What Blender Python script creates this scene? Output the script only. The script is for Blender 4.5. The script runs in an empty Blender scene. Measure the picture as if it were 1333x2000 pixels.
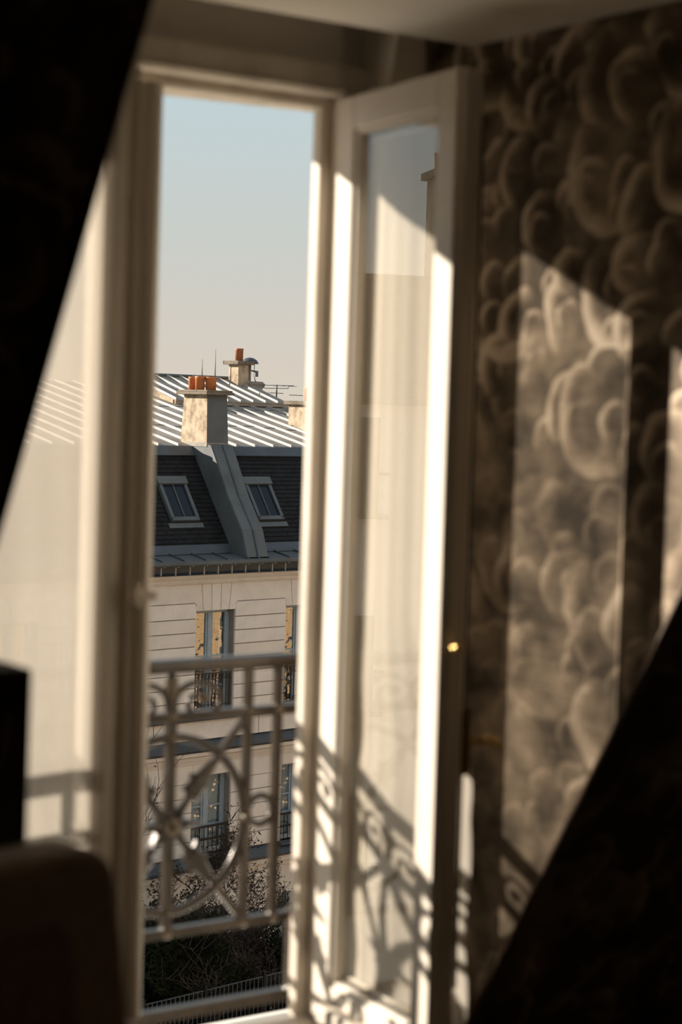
import bpy, math, random
from mathutils import Vector, Matrix
from math import sin, cos, pi, radians, sqrt, atan2

SC = bpy.context.scene
COL = SC.collection
rnd = random.Random(7)

# ------------------------------------------------------------------ camera
FPX = 3700.0
cam_d = bpy.data.cameras.new('camera')
cam = bpy.data.objects.new('camera', cam_d)
COL.objects.link(cam)
h, p, r = radians(34.9), radians(2.93), radians(1.7)
fw = Vector((sin(h) * cos(p), cos(h) * cos(p), -sin(p)))
rt = Vector((cos(h), -sin(h), 0))
up = rt.cross(fw)
rt2 = rt * cos(r) + up * sin(r)
up2 = up * cos(r) - rt * sin(r)
cam.matrix_world = Matrix(((rt2.x, up2.x, -fw.x, 0.0), (rt2.y, up2.y, -fw.y, -3.1),
                           (rt2.z, up2.z, -fw.z, 1.6), (0, 0, 0, 1)))
cam_d.sensor_fit = 'VERTICAL'
cam_d.sensor_height = 36.0
cam_d.lens = FPX / 2000.0 * 36.0
cam_d.clip_start = 0.05
cam_d.clip_end = 600
cam_d.dof.use_dof = True
cam_d.dof.focus_distance = 41.0
cam_d.dof.aperture_fstop = 4.0
SC.camera = cam

# ------------------------------------------------------------------ sky and sun
SUN_AZ, SUN_EL = radians(-38.0), radians(19.6)
w = bpy.data.worlds.new('sky')
SC.world = w
w.use_nodes = True
nt = w.node_tree
nt.nodes.clear()
o_ = nt.nodes.new('ShaderNodeOutputWorld')
bg = nt.nodes.new('ShaderNodeBackground')
tc = nt.nodes.new('ShaderNodeTexCoord')
sx = nt.nodes.new('ShaderNodeSeparateXYZ')
rp = nt.nodes.new('ShaderNodeValToRGB')
nt.links.new(tc.outputs['Generated'], sx.inputs[0])
nt.links.new(sx.outputs['Z'], rp.inputs[0])
cr = rp.color_ramp
cr.elements[0].position = 0.0
cr.elements[0].color = (.70, .625, .53, 1)
cr.elements[1].position = 1.0
cr.elements[1].color = (.43, .50, .57, 1)
for pos, c in ((.03, (.67, .61, .53)), (.09, (.59, .615, .58)), (.165, (.53, .64, .67)), (.4, (.49, .58, .63))):
    e = cr.elements.new(pos)
    e.color = (*c, 1)
nt.links.new(rp.outputs[0], bg.inputs[0])
bg.inputs[1].default_value = 1.0
nt.links.new(bg.outputs[0], o_.inputs[0])

sd = bpy.data.lights.new('sun', 'SUN')
sd.energy = 10.8
sd.angle = radians(0.55)
sd.color = (1.0, .885, .755)
so = bpy.data.objects.new('sun', sd)
COL.objects.link(so)
S = Vector((sin(SUN_AZ) * cos(SUN_EL), cos(SUN_AZ) * cos(SUN_EL), sin(SUN_EL)))   # towards the sun
so.rotation_euler = S.to_track_quat('Z', 'Y').to_euler()
so.location = (-10, 20, 20)

vs = SC.view_settings
vs.view_transform = 'Standard'
vs.look = 'None'
vs.exposure = 0.0
vs.gamma = 1.0
vs.use_curve_mapping = False
SC.cycles.max_bounces = 10
SC.cycles.transparent_max_bounces = 16
SC.cycles.sample_clamp_indirect = 6

# ------------------------------------------------------------------ materials
class NT:
    def __init__(s, name):
        s.m = bpy.data.materials.new(name)
        s.m.use_nodes = True
        s.t = s.m.node_tree
        s.b = s.t.nodes['Principled BSDF']
        s.out = s.t.nodes['Material Output']
    def n(s, typ, **kw):
        x = s.t.nodes.new('ShaderNode' + typ)
        for k, v in kw.items():
            setattr(x, k, v)
        return x
    def l(s, a, b):
        s.t.links.new(a, b)
    def val(s, sock, v):
        if hasattr(v, 'is_linked') or hasattr(v, 'links'):
            s.l(v, sock)
        else:
            sock.default_value = v
    def math(s, op, a, b=0.0, clamp=False):
        x = s.n('Math', operation=op, use_clamp=clamp)
        s.val(x.inputs[0], a)
        s.val(x.inputs[1], b)
        return x.outputs[0]
    def ramp(s, fac, stops):
        x = s.n('ValToRGB')
        s.l(fac, x.inputs[0])
        e = x.color_ramp.elements
        e[0].position, e[0].color = stops[0][0], (*stops[0][1], 1)
        e[1].position, e[1].color = stops[-1][0], (*stops[-1][1], 1)
        for q, c in stops[1:-1]:
            k = e.new(q)
            k.color = (*c, 1)
        return x.outputs[0]
    def noise(s, scale, detail=4, rough=.5, vec=None, dist=0.0):
        x = s.n('TexNoise')
        x.inputs['Scale'].default_value = scale
        x.inputs['Detail'].default_value = detail
        x.inputs['Roughness'].default_value = rough
        x.inputs['Distortion'].default_value = dist
        if vec is not None:
            s.l(vec, x.inputs['Vector'])
        return x
    def bump(s, height, dist=.002, strength=.5):
        x = s.n('Bump')
        x.inputs['Distance'].default_value = dist
        x.inputs['Strength'].default_value = strength
        s.l(height, x.inputs['Height'])
        s.l(x.outputs[0], s.b.inputs['Normal'])

def mat(name, col, rough=.5, metal=0.0, var=.12, scale=6.0, bump=0.0, dark=None, spec=None, squash=None):
    q = NT(name)
    t = q.n('TexCoord')
    vec = t.outputs['Object']
    if squash:
        mp = q.n('Mapping')
        mp.inputs['Scale'].default_value = squash
        q.l(vec, mp.inputs['Vector'])
        vec = mp.outputs[0]
    nz = q.noise(scale, 6, .6, vec)
    d = dark or tuple(c * (1 - var * 2) for c in col)
    li = tuple(min(1, c * (1 + var * .6)) for c in col)
    c = q.ramp(nz.outputs['Fac'], [(.3, d), (.55, col), (.75, li)])
    q.l(c, q.b.inputs['Base Color'])
    q.b.inputs['Roughness'].default_value = rough
    q.b.inputs['Metallic'].default_value = metal
    if spec is not None:
        q.b.inputs['Specular IOR Level'].default_value = spec
    if bump:
        nb = q.noise(scale * 5, 4, .6, vec)
        q.bump(nb.outputs['Fac'], bump)
    return q.m

def wallpaper(name, axis, k=1.0):
    q = NT(name)
    t = q.n('TexCoord')
    s = q.n('SeparateXYZ')
    q.l(t.outputs['Object'], s.inputs[0])
    c = q.n('CombineXYZ')
    q.l(s.outputs['Y' if axis == 'y' else 'X'], c.inputs[0])
    q.l(s.outputs['Z'], c.inputs[1])
    flat = c.outputs[0]
    # wobble so the puffs are not round
    nz = q.noise(3.2, 3, .55, flat)
    sub = q.n('VectorMath', operation='SUBTRACT')
    q.l(nz.outputs['Color'], sub.inputs[0])
    sub.inputs[1].default_value = (.5, .5, .5)
    sc = q.n('VectorMath', operation='SCALE')
    q.l(sub.outputs[0], sc.inputs[0])
    sc.inputs['Scale'].default_value = .11
    ad = q.n('VectorMath', operation='ADD')
    q.l(flat, ad.inputs[0])
    q.l(sc.outputs[0], ad.inputs[1])
    v = ad.outputs[0]
    # which parts are billowing, which are open sky
    big = q.noise(2.1, 2, .5, flat)
    zone = q.ramp(big.outputs['Fac'], [(.40, (0, 0, 0)), (.56, (1, 1, 1))])
    def puff(scale, dirv, lo, hi):
        vo = q.n('TexVoronoi', voronoi_dimensions='2D')
        vo.inputs['Scale'].default_value = scale
        vo.inputs['Randomness'].default_value = .9
        q.l(v, vo.inputs['Vector'])
        off = q.n('VectorMath', operation='SUBTRACT')
        q.l(v, off.inputs[0])
        q.l(vo.outputs['Position'], off.inputs[1])
        dt = q.n('VectorMath', operation='DOT_PRODUCT')
        q.l(off.outputs[0], dt.inputs[0])
        dt.inputs[1].default_value = (dirv[0] * scale, dirv[1] * scale, 0)
        def sm(lo_, hi_):
            x = q.n('MapRange', interpolation_type='SMOOTHSTEP')
            x.inputs[1].default_value, x.inputs[2].default_value = lo_, hi_
            q.l(vo.outputs['Distance'], x.inputs[0])
            return x.outputs[0]
        rim = q.math('SUBTRACT', sm(lo, hi), sm(hi, hi + .045), True)     # a round rim that stops sharply outside
        side = q.n('MapRange')
        side.inputs[1].default_value, side.inputs[2].default_value = -.10, .30
        q.l(dt.outputs['Value'], side.inputs[0])
        return q.math('MULTIPLY', rim, side.outputs[0])
    a = puff(6.6, (.8, .35), .20, .44)
    b = puff(11.0, (.6, .6), .20, .42)
    d_ = puff(4.2, (.7, -.5), .26, .46)
    pf = q.math('MAXIMUM', q.math('MAXIMUM', a, q.math('MULTIPLY', b, .8)), q.math('MULTIPLY', d_, .9))
    hz = q.n('MapRange', interpolation_type='SMOOTHSTEP')      # the print: billows above, open sky lower down
    hz.inputs[1].default_value, hz.inputs[2].default_value = 1.40, 1.80
    hz.inputs[3].default_value, hz.inputs[4].default_value = .05, .70
    q.l(s.outputs['Z'], hz.inputs[0])
    pf = q.math('MULTIPLY', pf, q.math('ADD', q.math('MULTIPLY', zone, .45), hz.outputs[0], True))
    # soft grey wash and engraved hatching
    wash = q.noise(6.5, 5, .6, v)
    ws = q.ramp(wash.outputs['Fac'], [(.36, (0, 0, 0)), (.66, (1, 1, 1))])
    mp = q.n('Mapping')
    mp.inputs['Scale'].default_value = (14, 150, 1)
    q.l(flat, mp.inputs['Vector'])
    ha = q.noise(1.0, 3, .6, mp.outputs[0])
    f = q.math('ADD', q.math('MULTIPLY', pf, .80), q.math('MULTIPLY', ws, .50))
    f = q.math('ADD', f, q.math('MULTIPLY', q.math('SUBTRACT', ha.outputs['Fac'], .5), .28), True)
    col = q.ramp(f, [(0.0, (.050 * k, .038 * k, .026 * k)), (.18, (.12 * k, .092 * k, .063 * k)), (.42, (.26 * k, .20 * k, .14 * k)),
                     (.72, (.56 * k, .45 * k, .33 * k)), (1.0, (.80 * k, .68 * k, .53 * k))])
    q.l(col, q.b.inputs['Base Color'])
    q.b.inputs['Roughness'].default_value = .75
    q.b.inputs['Specular IOR Level'].default_value = .2
    return q.m

def glass(name, tint=(.985, .98, .965), base_refl=.0, ior=1.5, rough=0.0, wavy=0.0):
    q = NT(name)
    q.t.nodes.remove(q.b)
    tr = q.n('BsdfTransparent')
    tr.inputs[0].default_value = (*tint, 1)
    gl = q.n('BsdfGlossy')
    gl.inputs['Roughness'].default_value = rough
    gl.inputs[0].default_value = (1, 1, 1, 1)
    if wavy:
        t = q.n('TexCoord')
        nz = q.noise(3.0, 2, .5, t.outputs['Object'])
        bp = q.n('Bump')
        bp.inputs['Distance'].default_value = wavy
        q.l(nz.outputs['Fac'], bp.inputs['Height'])
        q.l(bp.outputs[0], gl.inputs['Normal'])
    lw = q.n('LayerWeight')
    lw.inputs[0].default_value = .5
    r0 = ((ior - 1) / (ior + 1)) ** 2          # Schlick, the same from both sides of the pane
    f = q.math('ADD', q.math('MULTIPLY', q.math('POWER', lw.outputs['Facing'], 5.0), 1 - r0), r0 + base_refl, True)
    mx = q.n('MixShader')
    q.l(f, mx.inputs[0])
    q.l(tr.outputs[0], mx.inputs[1])
    q.l(gl.outputs[0], mx.inputs[2])
    q.l(mx.outputs[0], q.out.inputs[0])
    return q.m

def fabric_sheer(name, col, see=.25, share=.5):
    q = NT(name)
    q.t.nodes.remove(q.b)
    tr = q.n('BsdfTransparent')
    df = q.n('BsdfDiffuse')
    tl = q.n('BsdfTranslucent')
    t = q.n('TexCoord')
    nz = q.noise(260, 2, .5, t.outputs['Object'])
    c = q.ramp(nz.outputs['Fac'], [(.3, tuple(x * .88 for x in col)), (.7, col)])
    q.l(c, df.inputs[0])
    q.l(c, tl.inputs[0])
    m1 = q.n('MixShader')
    m1.inputs[0].default_value = share
    q.l(df.outputs[0], m1.inputs[1])
    q.l(tl.outputs[0], m1.inputs[2])
    m2 = q.n('MixShader')
    m2.inputs[0].default_value = 1 - see
    q.l(tr.outputs[0], m2.inputs[1])
    q.l(m1.outputs[0], m2.inputs[2])
    q.l(m2.outputs[0], q.out.inputs[0])
    return q.m

M = {}
M['paint'] = mat('cream_gloss_paint', (.73, .665, .57), .38, var=.05, scale=5, bump=.0006)
M['paint_old'] = mat('weathered_paint', (.66, .585, .485), .55, var=.16, scale=9, bump=.0015, squash=(1, 1, .25))
M['ceiling'] = mat('ceiling_plaster', (.92, .86, .75), .8, var=.03, scale=3)
M['ledge'] = mat('bounce_ledge_pale', (.88, .82, .72), .6, 0, var=.06, scale=2)  # very pale, so the added ledge throws more sun indoors
M['floor'] = mat('oak_boards', (.50, .38, .25), .45, var=.25, scale=4, squash=(1, 8, 1))
M['room'] = mat('dark_room_wall', (.70, .62, .50), .8, var=.1)
M['paper_y'] = wallpaper('cloud_wallpaper_side', 'y')
M['paper_x_shaded'] = wallpaper('cloud_wallpaper_slope_shaded', 'x', .32)  # same paper darkened: the shade on the slopes is put into its colour
M['glass'] = glass('window_glass', base_refl=.055)
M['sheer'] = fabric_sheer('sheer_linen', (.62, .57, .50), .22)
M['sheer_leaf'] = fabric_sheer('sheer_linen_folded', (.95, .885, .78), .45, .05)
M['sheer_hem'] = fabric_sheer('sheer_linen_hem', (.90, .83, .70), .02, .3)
M['iron'] = mat('aged_iron_paint', (.045, .035, .026), .22, .2, var=.2, scale=30, bump=.0006)
M['iron_worn'] = mat('worn_shiny_iron', (.13, .105, .08), .16, .6, var=.15, scale=40)
M['brass'] = mat('brass', (.62, .43, .16), .22, 1.0, var=.1, scale=20)
M['dark_metal'] = mat('dark_bronze', (.05, .04, .03), .35, .8, var=.1, scale=20)
M['stone'] = mat('limestone', (.80, .72, .62), .85, var=.06, scale=1.7, bump=.004)
M['stone_b'] = mat('limestone_pale', (.83, .755, .665), .85, var=.06, scale=2.3, bump=.004)
M['joint'] = mat('mortar', (.30, .255, .21), .9, var=.1)
M['zinc'] = mat('zinc_sheet', (.30, .265, .228), .65, .05, var=.2, scale=2.0, bump=.003)
M['zinc_seam'] = mat('zinc_seam', (.40, .36, .31), .55, .05, var=.10, scale=3.0)
M['zinc_dark'] = mat('zinc_weathered', (.105, .115, .118), .55, .15, var=.15, scale=1.5, bump=.003)
M['zinc_blue'] = mat('zinc_flashing', (.07, .085, .10), .5, .2, var=.15, scale=1.5)
M['slate'] = mat('slate', (.016, .016, .017), .75, var=.3, scale=3.0, spec=.2)
M['slate_b'] = mat('slate_brown', (.02, .018, .017), .8, var=.3, scale=3.0, spec=.2)
M['render'] = mat('chimney_render', (.50, .395, .275), .9, var=.3, scale=4.5, bump=.012, dark=(.20, .14, .085))
M['cap'] = mat('chimney_cap_stone', (.20, .16, .115), .9, var=.25, scale=5, bump=.01)
M['terracotta'] = mat('terracotta', (.60, .20, .065), .7, var=.14, scale=4)
M['terracotta_b'] = mat('terracotta_dark', (.42, .15, .07), .7, var=.14, scale=4)
M['whitewash'] = mat('whitewash', (.72, .68, .63), .8, var=.08, scale=3)
M['blue_frame'] = mat('blue_grey_joinery', (.34, .41, .46), .5, var=.08, scale=8)
M['black_iron'] = mat('black_iron', (.018, .017, .018), .4, .4, var=.1)
M['far_glass'] = glass('far_window_glass', (.8, .85, .85), .15, 1.6, wavy=.03)
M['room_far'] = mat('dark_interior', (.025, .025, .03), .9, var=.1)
M['curtain_far'] = mat('white_net_curtain', (.86, .86, .86), .9, var=.08, scale=3, squash=(12, 1, .2))
M['wood_board'] = mat('weathered_board', (.40, .32, .24), .8, var=.2, scale=3, squash=(.3, 1, 3))
M['bark'] = mat('bark', (.055, .042, .033), .9, var=.3, scale=20)
M['leaf_dry'] = mat('dry_leaf', (.05, .034, .021), .8, var=.3, scale=3, spec=.1)
M['leaf_green'] = mat('evergreen_leaf', (.016, .018, .007), .8, var=.35, scale=3, spec=.08)
M['leaf_olive'] = mat('olive_leaf', (.032, .026, .011), .8, var=.35, scale=3, spec=.08)
M['ground'] = mat('gravel_ground', (.22, .19, .16), .95, var=.2, scale=6)
M['sun_gold_stone'] = mat('limestone_sun_tinted', (.58, .36, .17), .85, var=.15, scale=.8)  # golden sunlight put into the limestone colour
M['chair_fabric'] = mat('taupe_upholstery', (.60, .46, .34), .85, var=.12, scale=60)
M['chair_dark'] = mat('chocolate_upholstery', (.40, .30, .22), .85, var=.12, scale=60)
M['bag'] = mat('dark_brown_paper', (.030, .022, .017), .7, var=.15, scale=20)
M['cord'] = mat('tan_cord', (.20, .15, .10), .8, var=.1, scale=80)
M['walnut'] = mat('walnut_wood', (.07, .042, .024), .4, var=.3, scale=5, squash=(1, 6, 1))

# ------------------------------------------------------------------ mesh helpers
class MB:
    def __init__(s):
        s.v, s.f, s.sm = [], [], []
    def add(s, vs_, fs, smooth=False):
        b = len(s.v)
        s.v += [tuple(x) for x in vs_]
        s.f += [tuple(i + b for i in f) for f in fs]
        s.sm += [smooth] * len(fs)
        return s
    def box(s, x0, x1, y0, y1, z0, z1):
        return s.add([(x0, y0, z0), (x1, y0, z0), (x1, y1, z0), (x0, y1, z0), (x0, y0, z1), (x1, y0, z1), (x1, y1, z1), (x0, y1, z1)],
                     [(3, 2, 1, 0), (4, 5, 6, 7), (0, 1, 5, 4), (1, 2, 6, 5), (2, 3, 7, 6), (3, 0, 4, 7)])
    def hexa(s, v8):
        return s.add(v8, [(3, 2, 1, 0), (4, 5, 6, 7), (0, 1, 5, 4), (1, 2, 6, 5), (2, 3, 7, 6), (3, 0, 4, 7)])
    def prism(s, poly, a0, a1, axis='x'):
        """poly of 2-D points pushed from a0 to a1; axis x: poly=(y,z); y: poly=(x,z); z: poly=(x,y)"""
        def pt(q, a):
            return (a, q[0], q[1]) if axis == 'x' else (q[0], a, q[1]) if axis == 'y' else (q[0], q[1], a)
        n = len(poly)
        ar = sum(poly[i][0] * poly[(i + 1) % n][1] - poly[(i + 1) % n][0] * poly[i][1] for i in range(n))
        pl = list(poly) if (ar > 0) == (axis != 'y') else list(poly)[::-1]
        vs_ = [pt(q, a0) for q in pl] + [pt(q, a1) for q in pl]
        fs = [tuple(range(n))[::-1], tuple(range(n, 2 * n))] + [(i, (i + 1) % n, n + (i + 1) % n, n + i) for i in range(n)]
        return s.add(vs_, fs)
    def tube(s, pts, rad, seg=8, closed=False, smooth=True, flat=None):
        pts = [Vector(q) for q in pts]
        n = len(pts)
        rads = rad if isinstance(rad, (list, tuple)) else [rad] * n
        vs_, fs = [], []
        ref = None
        for i, q in enumerate(pts):
            a = pts[(i - 1) % n] if (closed or i > 0) else q
            b = pts[(i + 1) % n] if (closed or i < n - 1) else q
            d = (b - a)
            d = d.normalized() if d.length > 1e-9 else Vector((0, 0, 1))
            if flat is not None:
                u = Vector(flat).normalized()
            else:
                if ref is None:
                    ref = Vector((0, 0, 1)) if abs(d.z) < .9 else Vector((1, 0, 0))
                u = ref - d * ref.dot(d)
                u = u.normalized() if u.length > 1e-6 else d.orthogonal().normalized()
                ref = u
            vv = d.cross(u).normalized()
            for k in range(seg):
                t = 2 * pi * (k + .5) / seg
                vs_.append(q + (u * cos(t) + vv * sin(t)) * rads[i])
        m = n if closed else n - 1
        for i in range(m):
            j = (i + 1) % n
            for k in range(seg):
                l = (k + 1) % seg
                fs.append((i * seg + k, i * seg + l, j * seg + l, j * seg + k))
        s.add(vs_, fs, smooth and seg > 4)
        if not closed:
            b = len(s.v) - len(vs_)
            s.f.append(tuple(b + k for k in range(seg))[::-1])
            s.f.append(tuple(b + (n - 1) * seg + k for k in range(seg)))
            s.sm += [False, False]
        return s
    def lathe(s, prof, c=(0, 0, 0), seg=16, smooth=True):
        vs_, fs = [], []
        for (q, z) in prof:
            for k in range(seg):
                t = 2 * pi * k / seg
                vs_.append((c[0] + q * cos(t), c[1] + q * sin(t), c[2] + z))
        n = len(prof)
        for i in range(n - 1):
            for k in range(seg):
                l = (k + 1) % seg
                fs.append((i * seg + k, i * seg + l, (i + 1) * seg + l, (i + 1) * seg + k))
        s.add(vs_, fs, smooth)
        b = len(s.v) - len(vs_)
        s.f.append(tuple(b + k for k in range(seg))[::-1])
        s.f.append(tuple(b + (n - 1) * seg + k for k in range(seg)))
        s.sm += [False, False]
        return s
    def ball(s, c, rx, ry=None, rz=None, seg=12, rings=8):
        ry = ry or rx
        rz = rz or rx
        vs_, fs = [(c[0], c[1], c[2] - rz)], []
        for i in range(1, rings):
            a = -pi / 2 + pi * i / rings
            for k in range(seg):
                t = 2 * pi * k / seg
                vs_.append((c[0] + rx * cos(a) * cos(t), c[1] + ry * cos(a) * sin(t), c[2] + rz * sin(a)))
        vs_.append((c[0], c[1], c[2] + rz))
        for k in range(seg):
            l = (k + 1) % seg
            fs.append((0, 1 + l, 1 + k))
            for i in range(rings - 2):
                fs.append((1 + i * seg + k, 1 + i * seg + l, 1 + (i + 1) * seg + l, 1 + (i + 1) * seg + k))
            fs.append((len(vs_) - 1, 1 + (rings - 2) * seg + k, 1 + (rings - 2) * seg + l))
        return s.add(vs_, fs, True)
    def mesh(s, name, m):
        me = bpy.data.meshes.new(name)
        me.from_pydata(s.v, [], s.f)
        me.polygons.foreach_set('use_smooth', s.sm)
        me.materials.append(m)
        me.update()
        return me
    def build(s, name, m, parent=None, bevel=0.0, seg=2):
        o = bpy.data.objects.new(name, s.mesh(name, m))
        COL.objects.link(o)
        if parent is not None:
            o.parent = parent
        if bevel:
            md = o.modifiers.new('bevel', 'BEVEL')
            md.width = bevel
            md.segments = seg
            md.limit_method = 'ANGLE'
            md.angle_limit = radians(40)
        return o

def empty(name, loc=(0, 0, 0), rz=0.0, parent=None):
    o = bpy.data.objects.new(name, None)
    o.empty_display_size = .1
    COL.objects.link(o)
    o.location = loc
    o.rotation_euler = (0, 0, rz)
    if parent is not None:
        o.parent = parent
    return o

def tag(o, label, cat, group=None, kind=None):
    o['label'] = label
    o['category'] = cat
    if group:
        o['group'] = group
    if kind:
        o['kind'] = kind
    return o

def struct(o):
    o['kind'] = 'structure'
    return o

def inst(me, name, parent, loc=(0, 0, 0)):
    o = bpy.data.objects.new(name, me)
    COL.objects.link(o)
    o.parent = parent
    o.location = loc
    return o

# ================================================================== THE ROOM
XL, XR = 1.02, 2.32                      # the two side walls of the dormer recess
SA, SB = -.0133, -.597                    # sloping attic wall: y = SA + SB * z
def ys(z):
    return SA + SB * z
ZR = 2.52                                # room ceiling
ZD = 2.321                               # dormer ceiling

# side walls of the dormer (triangles running back to the slope)
def cheek(x0, x1, name):
    return struct(MB().prism([(ys(0) + .002, 0), (.12, 0), (.12, 2.62), (ys(2.62) + .002, 2.62)], x0, x1, 'x').build(name, M['paper_y']))
cheek(XR, XR + .11, 'wall_right')
cheek(XL - .11, XL, 'wall_left')
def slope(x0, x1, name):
    return struct(MB().prism([(ys(0), 0), (ys(0) + .22, 0), (ys(2.6) + .22, 2.6), (ys(2.6), 2.6)], x0, x1, 'x').build(name, M['paper_x_shaded']))
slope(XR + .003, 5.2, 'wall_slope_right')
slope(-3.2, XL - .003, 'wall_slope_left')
# unseen ledge added below the railing to bounce sun up to the ceiling
q = MB()
q.prism([(.30, -.20), (.30, -.14), (2.2, -.50), (2.25, -.46), (2.28, -.46), (2.28, -.60), (.30, -.45)], -6, 9, 'x')
struct(q.build('bounce_ledge', M['ledge']))
# thin wooden angle beads on the two arrises of the recess
for nm, x in (('trim_1', XR), ('trim_2', XL)):
    q = MB()
    q.tube([(x, ys(0) - .001, 0), (x, ys(ZD) - .001, ZD)], .006, 6)
    struct(q.build(nm, M['walnut']))
struct(MB().box(-3.2, 5.2, -6.2, .10, -.08, 0).build('floor', M['floor']))
c_ = MB().box(-3.2, 5.2, -6.2, ys(ZR), ZR, ZR + .08)
struct(c_.build('ceiling', M['ceiling']))
c_ = MB()
c_.prism([(ys(ZD) - .13, ZR + .03), (ys(ZD), ZD), (-.18, ZD), (-.18, ZD + .035), (ys(ZD) + .2, ZR + .06)], XL, XR, 'x')
struct(c_.build('ceiling_dormer', M['ceiling'], bevel=.004))
struct(MB().box(-3.28, -3.2, -6.2, .2, -.08, 2.6).build('wall_far_left', M['room']))
struct(MB().box(5.2, 5.28, -6.2, .2, -.08, 2.6).build('wall_far_right', M['room']))
struct(MB().box(-3.28, 5.28, -6.28, -6.2, -.08, 2.6).build('wall_back', M['room']))
# wall under the window, header above it
struct(MB().box(XL, XR, -.0, .30, 0, .245).build('wall_front', M['paint']))
hd = MB()
hd.box(XL, 2.135, .0, .06, 2.281, 2.62)
hd.box(2.135, XR, .03, .06, 2.222, 2.62)
hd.box(XL, XR, -.20, .0, 2.585, 2.62)
struct(hd.build('wall_header', M['paint']))
q = MB()
q.box(XL, XR, -.196, -.18, ZD + .035, 2.6)
struct(q.build('trim_3', M['ceiling']))
# casing board rising from the head of the frame to the ceiling, right end
q = MB()
q.hexa([(2.195, -.06, 2.20), (2.297, -.06, 2.20), (2.297, .03, 2.20), (2.195, .03, 2.20),
        (2.195, -.14, 2.5), (2.235, -.14, 2.5), (2.235, .03, 2.5), (2.195, .03, 2.5)])
struct(q.build('trim_4', M['paint'], bevel=.004))
# roof of the dormer with its overhang (sags a little to the left)
q = MB()
q.hexa([(XL - .2, .06, 2.235), (XR + .2, .06, 2.262), (XR + .2, .385, 2.262), (XL - .2, .385, 2.226),
        (XL - .2, .06, 2.40), (XR + .2, .06, 2.40), (XR + .2, .385, 2.40), (XL - .2, .385, 2.40)])
struct(q.build('roof_dormer', M['paint_old'], bevel=.012, seg=3))
q = MB()
q.prism([(.04, 2.40), (.40, 2.40), (.40, 2.43), (-1.5, 2.68), (-1.5, 2.63)], XL - .25, XR + .25, 'x')
struct(q.build('roof_dormer_sheet', M['zinc']))

# ------------------------------------------------------------------ window
win = empty('window_1', (0, 0, 0))
struct(win)
win['label'] = 'tall cream casement window of the dormer, right leaf swung open into the room'
f = MB()
ZS, ZH = .384, 2.222
for sgn in (-1, 1):
    xs = (lambda x: x) if sgn > 0 else (lambda x: max(XL + .002, 3.36 - x))
    def bx(a, b, y0, y1, z0, z1):
        u, v = sorted((xs(a), xs(b)))
        f.box(u, v, y0, y1, z0, z1)
    bx(2.128, 2.20, -.025, .05, ZS, ZH)            # jamb
    bx(2.102, 2.128, .022, .05, ZS, ZH)            # outer stop
    bx(2.20, XR - .002, .0, .05, ZS, 2.24)             # flat casing against the side wall
f.box(XL + .005, 2.2, -.025, .05, ZH, 2.281)       # head
f.box(1.20, 2.18, .02, .05, ZH - .02, ZH)
f.box(XL + .005, 2.2, -.032, -.025, ZH + .004, ZH + .014)
fr = f.build('frame', M['paint_old'], win, bevel=.004)
q = MB()
q.prism([(-.045, .30), (-.045, .372), (-.03, .382), (.03, .386), (.052, .372), (.06, .32), (.31, .27), (.31, .24)], XL + .002, XR - .002, 'x')
q.build('sill', M['paint_old'], win, bevel=.006, seg=3)

# closed left leaf
lf = MB()
X0, X1 = 1.24, 1.672
ya, yb = -.034, .010
lf.box(X0, X0 + .065, ya, yb, .45, ZH - .004)
lf.box(X1 - .085, X1, ya, yb, .45, ZH - .004)
lf.box(X0 + .065, X1 - .085, ya, yb, .45, .56)
lf.box(X0 + .065, X1 - .085, ya, yb, 2.145, ZH - .004)
LL = lf.build('casement', M['paint'], win, bevel=.004)
b_ = MB()
b_.prism([(X1 - .012, -.034), (X1 - .012, -.044), (X1 - .006, -.048), (X1 + .002, -.046), (X1 + .008, -.056), (X1 + .018, -.060),
          (X1 + .028, -.057), (X1 + .034, -.050), (X1 + .036, -.034)], .47, ZH - .03, 'z')
b_.build('cover_strip', M['paint'], LL, bevel=.0015)
b_ = MB()
b_.box(X0 + .065, X1 - .085, -.010, -.006, .56, 2.145)
b_.build('pane', M['glass'], LL)
b_ = MB()
b_.box(X1 - .012, X1 + .037, -.070, -.044, 1.250, 1.268)
b_.box(X1 - .006, X1 + .005, -.066, -.030, 1.238, 1.280)
b_.build('latch_keeper', M['paint'], LL, bevel=.003)

# open right leaf: local x runs from the hinge to the free edge, local y into the thickness (away from the outer face)
TH = radians(84)
leaf = empty('open_casement', (2.122, -.006, 0), atan2(-sin(TH), -cos(TH)), win)
W = .440
ZB, ZT = .398, 2.218
g = MB()
g.box(.0, .066, 0, .045, ZB, ZT)
g.prism([(W - .064, 0), (W, 0), (W, .045), (W - .030, .045), (W - .040, .027), (W - .064, .024)], ZB, ZT, 'z')
g.box(.066, W - .064, 0, .04, ZB, ZB + .075)
g.box(.066, W - .064, 0, .045, ZT - .066, ZT)
g.build('sash', M['paint'], leaf, bevel=.0045, seg=3)
g = MB()                                           # glazing bead steps round the pane
def ring_box(a, b, y0, y1, z0, z1, t):
    g.box(a, a + t, y0, y1, z0, z1)
    g.box(b - t, b, y0, y1, z0, z1)
    g.box(a + t, b - t, y0, y1, z0, z0 + t)
    g.box(a + t, b - t, y0, y1, z1 - t, z1)
ring_box(.066, W - .064, .008, .026, ZB + .075, ZT - .066, .008)
g.build('glazing_bead', M['paint'], leaf, bevel=.002)
g = MB()
g.box(.072, W - .070, .018, .021, ZB + .081, ZT - .072)
g.build('pane', M['glass'], leaf)
g = MB()                                           # rounded tongue on the free edge and inner bead
g.prism([(W, .008), (W + .006, .012), (W + .008, .020), (W + .006, .028), (W, .032)], ZB, ZT, 'z')
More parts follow.
